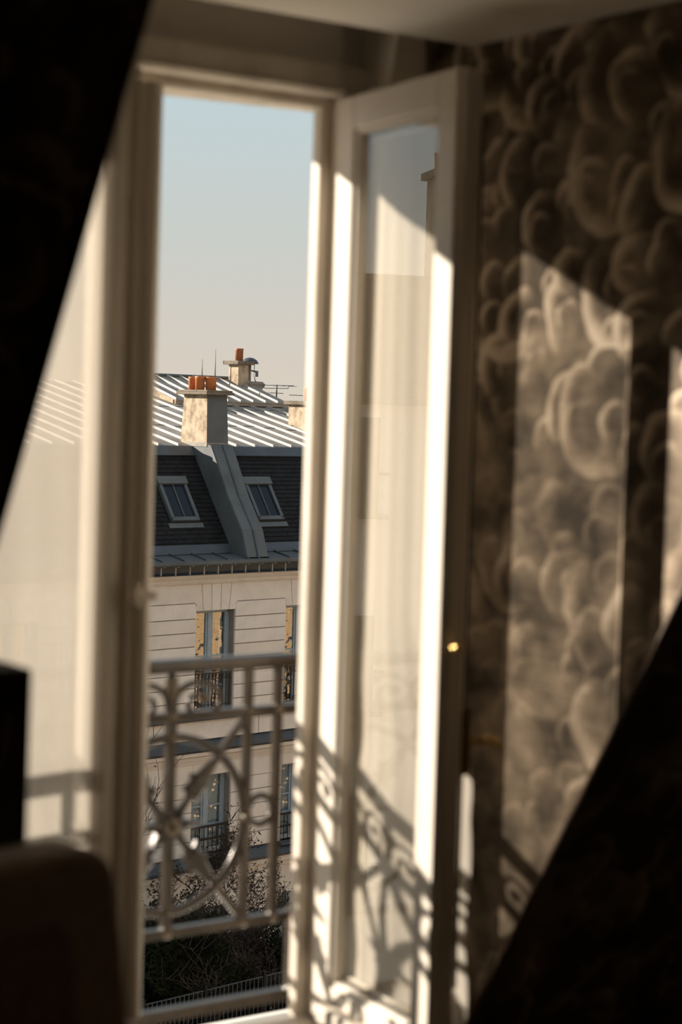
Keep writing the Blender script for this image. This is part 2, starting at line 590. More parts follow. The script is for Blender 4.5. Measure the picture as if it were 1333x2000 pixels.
g.prism([(W - .030, .044), (W - .030, .053), (W - .024, .060), (W - .010, .060), (W - .003, .053), (W - .003, .044)], ZB, ZT, 'z')
g.build('edge_moulding', M['paint'], leaf, bevel=.001)
g = MB()
g.prism([(.066, -.0), (.066, -.028), (.08, -.034), (W - .066, -.034), (W - .066, 0)], ZB + .01, ZB + .045, 'z')
g.build('weather_bar', M['paint_old'], leaf, bevel=.006, seg=3)
g = MB()
g.tube([(W + .005, .022, 1.19), (W + .022, .022, 1.19)], .007, 10)
g.ball((W + .027, .022, 1.192), .0095)
g.build('catch_knob', M['brass'], leaf)
g = MB()
g.tube([(W - .02, .066, .56), (W - .02, .066, 2.12)], .006, 8)
g.build('bolt_rod', M['dark_metal'], leaf)
g = MB()
g.box(W - .036, W - .006, .058, .076, .955, 1.075)
g.tube([(W - .02, .07, 1.015), (W - .016, .104, 1.015), (W + .003, .118, 1.017), (W + .028, .120, 1.010)], [.007, .007, .008, .006], 8)
g.ball((W - .004, .118, 1.017), .014, .012, .010)
g.build('window_handle', M['brass'], leaf)
for zz in (.62, 1.3, 2.05):
    g = MB()
    g.tube([(-.006, .010, zz - .04), (-.006, .010, zz + .04)], .007, 10)
    g.ball((-.006, .010, zz + .043), .007, seg=8, rings=6)
    g.ball((-.006, .010, zz - .043), .007, seg=8, rings=6)
    g.build('hinge', M['paint_old'], leaf)

# ------------------------------------------------------------------ sheer curtains on the leaves
def sheet(nx, nz, fn):
    vs_ = [fn(i / nx, j / nz) for j in range(nz + 1) for i in range(nx + 1)]
    fs = [(j * (nx + 1) + i, j * (nx + 1) + i + 1, (j + 1) * (nx + 1) + i + 1, (j + 1) * (nx + 1) + i) for j in range(nz) for i in range(nx)]
    q = MB()
    q.add(vs_, fs, True)
    return q

lc = empty('sheer_curtain', (X0, -.05, .46))
tag(lc, 'pale sheer net curtain hanging flat over the closed left window leaf', 'curtain', 'sheer net curtains on the window')
def f_left(a, b):
    x = X0 + .02 + a * (X1 - .055 - X0 - .02)
    z = .50 + b * 1.66
    y = -.050 + .004 * sin(a * 9 + 1.5 * b) + .0006 * sin(a * 31 + b * 4)
    return (x - X0, y + .05, z - .46)
sheet(120, 24, f_left).build('net', M['sheer'], lc)
q = MB()
for dx in (.35,):
    q.prism([(dx, -.008), (dx, .006), (dx + .026, .006), (dx + .026, -.008)], .05, 1.70, 'z')
q.build('side_hem', M['sheer'], lc, bevel=.003)
q = MB()
q.tube([(.0, .002, 1.69), (.36, .002, 1.69)], .005, 8)
q.build('curtain_rod', M['brass'], lc)
q = MB()
q.tube([(.0, .002, .055), (.36, .002, .055)], .005, 8)
q.build('curtain_rod', M['brass'], lc)

rc = empty('sheer_curtain', leaf.location, leaf.rotation_euler.z)
tag(rc, 'sunlit sheer curtain on the open right leaf with the railing shadow across it', 'curtain', 'sheer net curtains on the window')
def f_right(a, b):
    fl = max(0.0, (1.22 - (ZB + .085 + b * 1.66)) / .28)
    fl = min(1.0, fl)
    u = .070 + a * (W - .070 - .068 + .056 * fl)
    y = .034 + .004 * sin(a * 9.5 + .4) + .0007 * sin(a * 37 + b * 3) + a * a * .056 * fl + .003 * fl * sin(b * 46)
    if a > .86:
        u += .004 * fl * sin(b * 30 + 1)
    return (u, y, ZB + .085 + b * 1.66)
sheet(90, 60, f_right).build('net', M['sheer_leaf'], rc)
def f_hem(a, b):
    return (.069 + a * .050, .040 + .002 * sin(a * 9), ZB + .085 + b * 1.66)
sheet(8, 20, f_hem).build('side_hem', M['sheer_hem'], rc)
for zz in (ZB + .092, ZB + 1.735):
    q = MB()
    q.tube([(.07, .034, zz), (W - .07, .034, zz)], .0045, 8)
    q.build('curtain_rod', M['paint'], rc)

# ------------------------------------------------------------------ balcony railing
YR = .28
rail = empty('balcony_railing', (1.655, YR, .343))
tag(rail, 'wrought iron balcony railing with star wheel and scrolls outside the window', 'railing')
def RX(x, z):
    return (x - 1.655, 0, z - .343)
def rbar(name, x0, z0, x1, z1, rx, sq=True, m='iron'):
    q = MB()
    q.tube([RX(x0, z0), RX(x1, z1)], rx * (1.414 if sq else 1), 4 if sq else 10, flat=(0, 1, 0) if sq else None)
    return q.build(name, M[m], rail, bevel=.002 if sq else 0)
q = MB()
q.prism([(-.021, -.012), (.021, -.012), (.024, .0), (.020, .010), (.008, .015), (-.008, .015), (-.020, .010), (-.024, .0)], 1.03 - 1.655, 2.315 - 1.655, 'x')
for v in range(len(q.v)):
    a = q.v[v]
    q.v[v] = (a[0], a[1], a[2] + 1.072 - .343)
q.build('top_rail', M['iron'], rail)
rbar('middle_rail', 1.03, .967, 2.315, .967, .010)
rbar('lower_rail', 1.03, .515, 2.315, .515, .010)
rbar('bottom_rail', 1.03, .343, 2.315, .343, .012)
for x in (2.207, 2.132, 1.368, 1.293):
    rbar('baluster', x, .515, x, 1.062, .009)
for x in (2.262, 1.75, 1.238):
    rbar('end_post', x, .343, x, .515, .013)
for x in (2.262, 1.238):
    q = MB()
    q.ball(RX(x, .515), .022, .022, .020)
    q.build('knuckle', M['iron_worn'], rail)
def spiral(cx, cz, sgn):
    """scroll leaving the centre bar, arching over and curling in on itself"""
    pts = [(cx + sgn * .004, .950), (cx + sgn * .0055, .968)]
    for i in range(34):
        t = i / 33
        a = pi - t * pi * 2.75
        k = 1.0 if t < .36 else 1.0 - (t - .36) / .64 * .74
        mx, mz = cx + sgn * (.058 + .012 * min(1, t / .36)), .998 - .003 * t
        pts.append((mx + sgn * .050 * k * cos(a), mz + .038 * k * sin(a)))
    return pts
for cx in (1.945, 1.75, 1.555):
    cz = .741
    mid = cx == 1.75
    rbar('centre_bar', cx, .515, cx, 1.05, .0075 if mid else .0105)
    if not mid:
      q = MB()
      q.tube([RX(cx + .183 * cos(t * pi / 30), cz + .183 * sin(t * pi / 30)) for t in range(60)], .0100, 8, closed=True)
      q.build('wheel_ring', M['iron'], rail)
    for sx_ in (() if mid else (-1, 1)):
        for sz_ in (-1, 1):
            rbar('diagonal_bar', cx, cz, cx + sx_ * .187, cz + sz_ * .222, .0075)
            # barbed leaf on the diagonal
            d = Vector((sx_ * .187, 0, sz_ * .222)).normalized()
            pz = Vector((-d.z, 0, d.x))
            prof = [(.060, .0), (.078, .013), (.072, .026), (.098, .020), (.112, .030), (.122, .017), (.160, .010), (.172, 0)]
            out = [(a, b) for a, b in prof] + [(a, -b) for a, b in prof[-2:0:-1]]
            ctr = Vector(RX(cx, cz))
            n = len(out)
            vs_ = []
            for yy, k in ((-.013, .55), (-.019, .25), (.019, .25), (.013, .55)):
                pass
            rows = [(-.014, .5), (-.004, 1.0), (.004, 1.0), (.014, .5)]
            for yy, k in rows:
                for a, b in out:
                    a2 = .115 + (a - .115) * (.6 + .4 * k)
                    vs_.append(ctr + d * a2 + pz * (b * k) + Vector((0, yy, 0)))
            fs = [tuple(range(n)), tuple(range(3 * n, 4 * n))[::-1]]
            for rr in range(3):
                for i in range(n):
                    j = (i + 1) % n
                    fs.append((rr * n + i, (rr + 1) * n + i, (rr + 1) * n + j, rr * n + j))
            q = MB()
            q.add(vs_, fs)
            q.build('barbed_leaf', M['iron'], rail)
    # eight-pointed star at the hub
    q = MB()
    out = []
    for i in range(16):
        a = i * pi / 8
        rr = ((.086 if i % 4 == 0 else .060) if i % 2 == 0 else .030) * (.62 if mid else 1)
        out.append((rr * cos(a), rr * sin(a)))
    ctr = Vector(RX(cx, cz + (.045 if mid else 0)))
    vs_ = [ctr + Vector((0, -.026, 0))] + [ctr + Vector((a, -.010, b)) for a, b in out] + [ctr + Vector((a, .010, b)) for a, b in out] + [ctr + Vector((0, .026, 0))]
    fs = []
    for i in range(16):
        j = (i + 1) % 16
        fs += [(0, 1 + i, 1 + j), (33, 17 + j, 17 + i), (1 + i, 17 + i, 17 + j, 1 + j)]
    q.add(vs_, fs)
    q.build('star', M['iron'], rail)
    q = MB()
    q.ball(ctr + Vector((0, -.02, 0)), .020, .012, .020)
    q.build('star_boss', M['iron_worn'], rail)
    for sg in (-1, 1):
        q = MB()
        pts = spiral(cx, cz, sg)
        if mid:
            pts = [(cx + (a - cx) * .62, .965 + (b - .965) * .95) for a, b in pts]
        q.tube([RX(a, b) for a, b in pts], [(.0050 if mid else .0075) - .0022 * i / (len(pts) - 1) for i in range(len(pts))], 8)
        ex = pts[-1]
        so2 = q.build('scroll', M['iron'], rail)
        q = MB()
        q.ball(RX(*ex), .0125 if not mid else .009)
        q.build('scroll_eye', M['iron_worn'], so2)
    q = MB()
    q.lathe([(.004, .0), (.014, .012), (.018, .026), (.010, .038), (.013, .046), (.004, .062)], RX(cx, 1.0), 12)
    q.build('finial', M['iron_worn'], rail)
for cx in (2.1695, 1.3305):
    q = MB()
    q.tube([RX(cx + .031 * cos(t * pi / 16), .752 + .031 * sin(t * pi / 16)) for t in range(32)], .0075, 8, closed=True)
    q.build('small_ring', M['iron'], rail)
for x in (1.042, 2.303):
    for z in (1.072, .515, .343):
        q = MB()
        q.tube([(x - 1.655, 0, z - .343), (x - 1.655, -.225, z - .343)], .014, 4, flat=(1, 0, 0))
        q.build('wall_return', M['iron'], rail)
for cx in (1.945, 1.555):                          # rivets where the diagonals cross the wheel
    for a in range(8):
        t = a * pi / 4 + (0 if a % 2 == 0 else (.09 if a in (1, 5) else -.09))
        q = MB()
        q.ball((RX(cx + .183 * cos(t), 0)[0], -.009, .741 + .183 * sin(t) - .343), .009, .008, .009, 10, 6)
        q.build('rivet', M['iron_worn'], rail)
# rivets and collars where the bars cross the rails
for x in (2.207, 2.132, 1.945, 1.75, 1.555, 1.368, 1.293):
    for z in (.515, .967):
        q = MB()
        q.ball(RX(x, z), .0165, .0165, .0125, 10, 6)
        q.build('collar', M['iron_worn'], rail)

# ------------------------------------------------------------------ armchair and bag, lower left
ch = empty('upholstered_chair', (.685, -1.25, -0), radians(14))
tag(ch, 'dark taupe upholstered chair back with rounded corner in front of the window', 'chair')
def rounded(w0, w1, z0, z1, rr, n=7):
    pts = [(-w1, z0), (w1, z0)]
    for sgn in (1, -1):
        cx_, cz_ = sgn * (w0 - rr), z1 - rr
        for i in range(n + 1):
            a = (i / n) * pi / 2
            if sgn > 0:
                pts.append((cx_ + rr * cos(a), cz_ + rr * sin(a)))
            else:
                pts.append((cx_ - rr * sin(a), cz_ + rr * cos(a)))
    return pts
q = MB()
q.prism(rounded(.345, .44, .42, 1.105, .055), -.045, .045, 'y')
q.build('backrest', M['chair_fabric'], ch, bevel=.02, seg=3)
q = MB()
q.prism(rounded(.265, .34, .50, 1.03, .03), -.056, -.03, 'y')
q.build('back_panel', M['chair_dark'], ch, bevel=.008)
q = MB()
q.box(-.36, .36, -.58, -.03, .33, .46)
q.build('seat', M['chair_fabric'], ch, bevel=.03, seg=3)
for sgn in (-1, 1):
    for yy in (.0, -.52):
        q = MB()
        q.tube([(sgn * .32, yy, .0), (sgn * .32, yy, .36)], [.016, .026], 10)
        q.build('leg', M['walnut'], ch)
    q = MB()
    q.prism([(-.03, .44), (-.52, .44), (-.54, .62), (-.50, .655), (-.03, .67)], sgn * .36 - .035, sgn * .36 + .035, 'x')
    q.build('armrest', M['chair_fabric'], ch, bevel=.02, seg=3)
tb = empty('side_table', (.735, -.98, 0))
tag(tb, 'small walnut side table behind the chair carrying a dark bag', 'table')
q = MB(); q.box(-.20, .245, -.10, .11, .71, .735); q.build('table_top', M['walnut'], tb, bevel=.004)
for a in (-.18, .225):
    for b in (-.08, .09):
        q = MB(); q.tube([(a, b, 0), (a, b, .711)], [.012, .017], 8); q.build('leg', M['walnut'], tb)
bag = empty('paper_bag', (.785, -.98, .735))
tag(bag, 'tall dark brown paper bag with a tan cord handle against the sheer curtain', 'bag')
q = MB()
q.hexa([(-.21, -.075, 0), (.195, -.075, 0), (.195, .065, 0), (-.21, .065, 0), (-.21, -.06, .55), (.208, -.06, .55), (.208, .05, .55), (-.21, .05, .55)])
q.build('bag_body', M['bag'], bag, bevel=.003)
q = MB()
q.tube([(-.02 + .10 * cos(pi * t / 14 + pi) * 1.9, -.073 - .006 * sin(pi * t / 14), .50 - .16 * sin(pi * t / 14)) for t in range(15)], .0045, 8)
q.build('cord_handle', M['cord'], bag)

# ================================================================== OUTSIDE
GZ = -12.3
G = radians(81.6)
RZ = atan2(cos(G), sin(G))
BLOC = (21.27, 31.893, GZ)
def bld_point(s, w_, z):
    t = Vector((sin(G), cos(G), 0)); m = Vector((-cos(G), sin(G), 0))
    return Vector((BLOC[0], BLOC[1], 0)) + t * s + m * w_ + Vector((0, 0, z))
S0, S1 = -19.0, 17.0                     # extent of the house along its front
def Z(z):
    return z - GZ
struct(MB().box(-70, 130, .6, 75, GZ - .3, GZ).build('ground', M['ground']))

bd = empty('apartment_building', BLOC, RZ)
tag(bd, 'cream limestone apartment house with slate mansard and zinc roof across the street', 'building')
P_ = 2.57
CEN = [-.08 + P_ * k for k in range(-7, 7)]
HW = .54
def boxz(mb, s0, s1, w0, w1, z0, z1):
    mb.box(s0, s1, w0, w1, Z(z0), Z(z1))
    return mb
# body of the house, openings left free
FLO = [(-4.96, -2.70, HW), (-8.02, -6.28, .54), (-11.6, -9.2, .54)]
wl = MB()
edges = [S0] + [e for c in CEN for e in (c - HW, c + HW)] + [S1]
ZT_, ZB_ = -1.9, GZ
prev = ZT_
for zb, zt, hw in FLO:
    boxz(wl, S0, S1, .05, .42, zt, prev)
    for i in range(0, len(edges), 2):
        boxz(wl, edges[i], edges[i + 1], .05, .42, zb, zt)
    prev = zb
boxz(wl, S0, S1, .05, .42, GZ, prev)
wl.build('wall', M['joint'], bd)
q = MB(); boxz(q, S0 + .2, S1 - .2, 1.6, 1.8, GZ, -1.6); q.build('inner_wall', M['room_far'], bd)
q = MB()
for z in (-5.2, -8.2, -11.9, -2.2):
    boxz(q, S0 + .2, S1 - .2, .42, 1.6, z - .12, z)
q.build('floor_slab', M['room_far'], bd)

# stone blocks
VIS = range(2, 12)
COURSES = [-2.52, -2.86, -3.16, -3.46, -3.76, -4.06, -4.36, -4.66, -4.965]
COURSES2 = [-6.42, -6.74, -7.06, -7.38, -7.70, -8.02]
J = .008
cache = {}
def stone(s0, s1, z0, z1, alt):
    wd, ht = round(s1 - s0, 3), round(z1 - z0, 3)
    k = (wd, ht, alt)
    if k not in cache:
        q = MB()
        d = .018
        q.add([(J, .0 + d, J), (wd - J, d, J), (wd - J, d, ht - J), (J, d, ht - J),
               (J + d * .3, 0, J + d * .3), (wd - J - d * .3, 0, J + d * .3), (wd - J - d * .3, 0, ht - J - d * .3), (J + d * .3, 0, ht - J - d * .3),
               (J, .06, J), (wd - J, .06, J), (wd - J, .06, ht - J), (J, .06, ht - J)],
              [(4, 5, 6, 7), (0, 1, 5, 4), (1, 2, 6, 5), (2, 3, 7, 6), (3, 0, 4, 7), (8, 9, 1, 0), (9, 10, 2, 1), (10, 11, 3, 2), (11, 8, 0, 3)])
        cache[k] = q.mesh('stone_block', M['stone_b' if alt else 'stone'])
    return inst(cache[k], 'stone_block', bd, (s0, 0, Z(z0)))
piers = [(CEN[i] + HW, CEN[i + 1] - HW) for i in range(len(CEN) - 1)]
for pi_, (a, b) in enumerate(piers):
    if not 2 <= pi_ <= 10:
        q = MB(); boxz(q, a, b, .0, .06, -4.965, -2.1); boxz(q, a, b, .0, .06, GZ, -6.1)
        q.build('pier_facing', M['stone'], bd)
        continue
    for i in range(len(COURSES) - 1):
        stone(a, b, COURSES[i + 1], COURSES[i], rnd.random() < .4)
    for i in range(len(COURSES2) - 1):
        stone(a, b, COURSES2[i + 1], COURSES2[i], rnd.random() < .4)
    zz = -8.55
    while zz > GZ + .1:
        z1 = max(zz - .36, GZ)
        stone(a, b, z1, zz, rnd.random() < .4)
        zz -= .36
def facet(poly, alt):
    q = MB()
    cx_ = sum(a for a, b in poly) / len(poly); cz_ = sum(b for a, b in poly) / len(poly)
    def shrink(pp, d):
        out = []
        n = len(pp)
        ar = sum(pp[i][0] * pp[(i + 1) % n][1] - pp[(i + 1) % n][0] * pp[i][1] for i in range(n))
        sg = 1 if ar > 0 else -1
        for i in range(n):
            a, b, c = Vector(pp[i - 1]), Vector(pp[i]), Vector(pp[(i + 1) % n])
            n1 = Vector((-(b - a).y, (b - a).x)).normalized() * sg
            n2 = Vector((-(c - b).y, (c - b).x)).normalized() * sg
            bis = n1 + n2
            out.append(b + bis * (d / max(.3, 1 + n1.dot(n2))))
        return out
    q.prism([(a, Z(b)) for a, b in shrink(poly, J)], .0, .06, 'y')
    return q.build('voussoir', M['stone_b' if alt else 'stone'], bd)
ZC, ZV, ZHD = -2.10, -2.52, -2.70
for i, c in enumerate(CEN):
    if 1 <= i <= 11:
        for a0, a1, b0, b1 in ((-.36, -.12, -.42, -.14), (-.12, .12, -.14, .14), (.12, .36, .14, .42)):
            facet([(c + a0, ZHD), (c + a1, ZHD), (c + b1, ZC), (c + b0, ZC)], rnd.random() < .5)
        c2 = c + P_
        if i < 11:
            facet([(c + .42, ZC), (c + .36, ZHD), (c + HW, ZHD), (c + .595, ZV), (c2 - .595, ZV), (c2 - HW, ZHD), (c2 - .36, ZHD), (c2 - .42, ZC)], i % 2)
            stone(c + HW, c2 - HW, ZV, ZV + .004, 0) if False else None
    for (z0, z1) in ((-6.28, -5.98), (-9.2, -8.55)):
        q = MB(); boxz(q, c - P_ / 2 + .003, c + P_ / 2 - .003, .0, .06, z0 if z0 < -9 else -6.40, z1)
        q = MB(); boxz(q, c - HW, c + HW, .0, .06, z0 + .004, z1); q.build('lintel_stone', M['stone'], bd)
    if i < len(CEN) - 1:
        a, b = c + HW, c + P_ - HW
        q = MB(); boxz(q, a + .006, b - .006, .0, .06, -6.415, -5.98); q.build('stone_block', M['stone_b'], bd)

def run(name, prof, m, bevel=0):
    """prof of (w, z) pushed along the whole front"""
    q = MB()
    q.prism([(a, Z(b)) for a, b in prof], S0, S1, 'x')
    return q.build(name, M[m], bd, bevel=bevel)
run('cornice', [(.06, -2.10), (-.05, -2.10), (-.09, -2.04), (-.09, -2.01), (-.15, -2.00), (-.22, -1.93), (-.22, -1.89), (.06, -1.89)], 'stone_b')
run('eaves_soffit', [(.06, -1.89), (-.12, -1.89), (-.12, -1.64), (.3, -1.64)], 'zinc_blue')
run('gutter_lip', [(-.12, -1.885), (-.30, -1.885), (-.33, -1.87), (-.30, -1.855), (-.12, -1.855)], 'zinc_blue')
run('gutter', [(-.10, -1.64), (-.42, -1.68), (-.45, -1.65), (-.45, -1.60), (-.42, -1.585), (-.10, -1.56)], 'zinc_dark')
run('sill_band', [(.06, -5.06), (-.10, -5.06), (-.12, -5.03), (-.12, -4.985), (.06, -4.965)], 'zinc_blue')
run('stone_band', [(.06, -5.48), (-.02, -5.48), (-.02, -5.06), (.06, -5.06)], 'stone_b')
run('string_course_flashing', [(.06, -5.72), (-.26, -5.70), (-.29, -5.66), (-.29, -5.63), (.06, -5.48)], 'zinc_blue')
run('string_course', [(.06, -6.0), (-.03, -6.0), (-.05, -5.93), (-.09, -5.92), (-.12, -5.84), (-.20, -5.80), (-.22, -5.72), (.06, -5.72)], 'stone_b')
run('lower_band_flashing', [(.06, -8.30), (-.22, -8.28), (-.25, -8.24), (-.25, -8.20), (.06, -8.03)], 'zinc_blue')
run('lower_band', [(.06, -8.55), (-.03, -8.55), (-.05, -8.46), (-.14, -8.42), (-.16, -8.30), (.06, -8.30)], 'stone_b')
k = S0 + .2
qb = MB(); qb.box(-.012, .012, -.325, -.295, Z(-1.875), Z(-1.66)); qb.box(-.012, .012, -.43, -.295, Z(-1.69), Z(-1.66))
me = qb.mesh('gutter_bracket', M['zinc_seam'])
while k < S1:
    inst(me, 'gutter_bracket', bd, (k, 0, 0))
    k += .385
q = MB()
for c in [c + P_ / 2 for c in CEN]:
    q.box(c - .008, c + .008, -.021, -.01, Z(-5.47), Z(-5.07))
q.build('band_joint', M['joint'], bd)

# windows of the far house
def far_window(c, zb, zt, hw, curtain, rail_z):
    wn = empty('window', (c, .25, Z(zb)), 0, bd)
    H_ = zt - zb
    q = MB()
    q.box(-hw, -hw + .055, -.03, .06, 0, H_); q.box(hw - .055, hw, -.03, .06, 0, H_)
    q.box(-hw, hw, -.03, .06, H_ - .07, H_); q.box(-hw, hw, -.03, .06, 0, .08)
    q.box(-.055, .055, -.045, .05, .05, H_ - .06)
    for x0, x1 in ((-hw + .055, -.055), (.055, hw - .055)):
        q.box(x0, x0 + .045, -.02, .04, .08, H_ - .07); q.box(x1 - .045, x1, -.02, .04, .08, H_ - .07)
        for zz in (.58, 1.0 + (H_ - 1.75) * .45):
            q.box(x0, x1, -.012, .03, zz, zz + .03) if zz < H_ - .3 else None
    q.build('window_frame', M['blue_frame'], wn)
    for x0, x1 in ((-hw + .09, -.09), (.09, hw - .09)):
        q = MB(); q.box(x0, x1, .004, .008, .07, H_ - .06)
        q.build('pane', M['far_glass'], wn)
    q = MB()
    if curtain:
        vs_ = []
        n = 40
        for j in range(2):
            for i in range(n + 1):
                x = -hw + .07 + (2 * hw - .14) * i / n
                gap = .0
                vs_.append((x, .075 + .012 * sin(i * 1.3), .1 + j * (H_ - .2)))
        q.add(vs_, [(i, i + 1, n + 2 + i, n + 1 + i) for i in range(n)], True)
        q.build('net_curtain', M['curtain_far'], wn)
    else:
        vs_ = []
        for sx_ in (-1, 1):
            for j in range(2):
                for i in range(9):
                    vs_.append((sx_ * (hw - .07 - .014 * i * (1.3 - j * .5)), .12 + .015 * sin(i * 2.1), .1 + j * (H_ - .2)))
        q.add(vs_, [(b + i, b + i + 1, b + 9 + i + 1, b + 9 + i) for b in (0, 18) for i in range(8)], True)
        q.build('net_curtain', M['curtain_far'], wn)
    q = MB()
    z0, z1 = rail_z
    if not curtain:
        q.box(-hw + .005, hw - .005, -.19, -.16, z1 - .03, z1)
        q.box(-hw + .005, hw - .005, -.185, -.165, z0, z0 + .02)
        q.box(-hw + .005, hw - .005, -.185, -.165, z1 - .15, z1 - .135)
        n = 11
        for i in range(n):
            x = -hw + .05 + (2 * hw - .1) * i / (n - 1)
            q.box(x - .008, x + .008, -.183, -.167, z0, z1 - .02)
            if i < n - 1:
                x2 = x + (2 * hw - .1) / (n - 1) / 2
                q.tube([(x2 + .036 * cos(t * pi / 5), -.175, z1 - .085 + .036 * sin(t * pi / 5)) for t in range(10)], .007, 4, closed=True, smooth=False)
                q.tube([(x2 + .036 * cos(t * pi / 5), -.175, z0 + .09 + .036 * sin(t * pi / 5)) for t in range(10)], .007, 4, closed=True, smooth=False)
    else:
        for zz in (z0, z1):
            q.box(-hw + .005, hw - .005, -.20, -.16, zz - .025, zz + .02)
        n = 9
        for i in range(n):
            x = -hw + .05 + (2 * hw - .1) * i / (n - 1)
            q.box(x - .006, x + .006, -.183, -.167, .02, z1)
    q.build('guard_rail', M['black_iron'], wn)
    q = MB()
    q.box(-hw - .09, hw + .09, -.40, -.10, -.055, .0)
    q.build('window_sill', M['zinc_blue'], wn)
for i, c in enumerate(CEN):
    if 1 <= i <= 11:
        far_window(c, -4.96, -2.70, HW, False, (.08, .90))
        far_window(c, -8.02, -6.28, .54, True, (.32, .60))
        far_window(c, -11.6, -9.2, .54, True, (.32, .8))

# mansard slope, slates
MW0, MZ0, MW1, MZ1 = .15, -1.44, 1.65, .78
ang = atan2(MZ1 - MZ0, MW1 - MW0)
Lm = sqrt((MZ1 - MZ0) ** 2 + (MW1 - MW0) ** 2)
run('mansard_slope', [(MW0, MZ0 - .15), (MW0, MZ0), (MW1, MZ1), (MW1 + .3, MZ1), (MW1 + .3, MZ0 - .15)], 'slate_b')
q = MB()
nr = 24
un, uz = -sin(ang), cos(ang)             # outward normal in (w, z)
for j in range(nr):
    a0 = Lm * j / nr
    a1 = a0 + Lm / nr * 1.05
    x = S0 + (.11 if j % 2 else 0)
    while x < S1 - .2:
        if -7.5 < x < 8.5:
            lift = .012 + rnd.random() * .006
            lw0, lz0 = MW0 + cos(ang) * a0 + un * lift * 1.4, MZ0 + sin(ang) * a0 + uz * lift * 1.4
            lw1, lz1 = MW0 + cos(ang) * a1 + un * .003, MZ0 + sin(ang) * a1 + uz * .003
            t_ = -un * .01, -uz * .01
            b = len(q.v)
            q.v += [(x + .004, lw0, Z(lz0)), (x + .216, lw0, Z(lz0)), (x + .216, lw1, Z(lz1)), (x + .004, lw1, Z(lz1)),
                    (x + .004, lw0 - un * .012, Z(lz0 - uz * .012)), (x + .216, lw0 - un * .012, Z(lz0 - uz * .012))]
            q.f += [(b, b + 1, b + 2, b + 3), (b + 4, b + 5, b + 1, b)]
            q.sm += [False, False]
        x += .22
so_ = q.build('slates', M['slate'], bd)
so_['kind'] = 'stuff'
# ridge roll between slates and zinc, apron along the gutter
run('break_roll', [(MW1 - .16, MZ1 - .20), (MW1 - .20, MZ1 - .17), (MW1 - .05, MZ1 + .03), (MW1 + .05, MZ1 + .05), (MW1 + .1, MZ1)], 'zinc_blue')
q = MB()
q.prism([(-.42, Z(-1.60)), (.18, Z(-1.50)), (.18, Z(-1.47)), (-.42, Z(-1.575))], 0, .574, 'x')
apm = q.mesh('zinc_panel', M['zinc_dark'])
q = MB()
q.prism([(-.42, Z(-1.58)), (.16, Z(-1.48)), (.16, Z(-1.43)), (-.42, Z(-1.545))], 0, .03, 'x')
aps = q.mesh('roof_seam', M['zinc_blue'])
x = S0
while x < S1 - .6:
    inst(apm, 'zinc_panel', bd, (x, 0, 0)); inst(aps, 'roof_seam', bd, (x + .56, 0, 0))
    x += .59
run('slate_foot_flashing', [(.10, -1.47), (.13, -1.40), (.22, -1.28), (.26, -1.30), (.16, -1.47)], 'zinc_blue')

# zinc roof: lower pans
LA = radians(12.5)
RW0, RZ0 = MW1 - .04, MZ1 + .03
LR = 6.6
def pan(W0, z0, a, length, width, thick=.03):
    q = MB()
    q.prism([(W0, Z(z0)), (W0 + length * cos(a), Z(z0 + length * sin(a))), (W0 + length * cos(a), Z(z0 + length * sin(a) - thick)), (W0, Z(z0 - thick))], 0, width, 'x')
    return q
def seam(W0, z0, a, length):
    q = MB()
    hh = .055
    ww = .05
    p0 = (W0, z0); p1 = (W0 + length * cos(a), z0 + length * sin(a))
    q.hexa([(0, p0[0], Z(p0[1])), (ww, p0[0], Z(p0[1])), (ww, p1[0], Z(p1[1])), (0, p1[0], Z(p1[1])),
            (.008, p0[0], Z(p0[1] + hh)), (ww - .008, p0[0], Z(p0[1] + hh)), (ww - .008, p1[0], Z(p1[1] + hh)), (.008, p1[0], Z(p1[1] + hh))])
    return q
PW = .56
pm = pan(RW0, RZ0, LA, LR, PW - .002).mesh('zinc_panel', M['zinc'])
sm_ = seam(RW0 - .01, RZ0, LA, LR).mesh('roof_seam', M['zinc_seam'])
LR2 = 4.45
pms = pan(RW0, RZ0, LA, LR2, PW - .002).mesh('zinc_panel', M['zinc'])
sms = seam(RW0 - .01, RZ0, LA, LR2).mesh('roof_seam', M['zinc_seam'])
x = S0
while x < S1 - PW:
    inst(pm if x < 6.4 else pms, 'zinc_panel', bd, (x, 0, 0)); inst(sm_ if x < 6.4 else sms, 'roof_seam', bd, (x - .025, 0, 0))
    x += PW
qj = MB(); qj.box(0, .50, 0, .03, 0, .018)
jm = qj.mesh('lap_joint', M['zinc_dark'])
rr2 = random.Random(3)
x = S0
while x < S1 - PW:
    for d in (2.0, 4.0, 6.0):
        d2 = d + rr2.uniform(-.25, .25)
        if -3 < x < 9:
            inst(jm, 'lap_joint', bd, (x + .03, RW0 + d2 * cos(LA), Z(RZ0 + d2 * sin(LA) - .006)))
    x += PW
def zlow(w_):
    return RZ0 + (w_ - RW0) * math.tan(LA)
for nm, x0, x1, L0 in (('rear_roof', S0, 6.9, LR), ('rear_roof', 6.9, S1, LR2)):
    we, ze = RW0 + L0 * cos(LA), RZ0 + L0 * sin(LA)
    q = MB(); q.prism([(we - .05, Z(ze - .05)), (we + 5, Z(ze - 1.4)), (we + 5, Z(ze - 1.6)), (we - .05, Z(ze - .2))], x0, x1, 'x'); q.build(nm, M['zinc_dark'], bd)
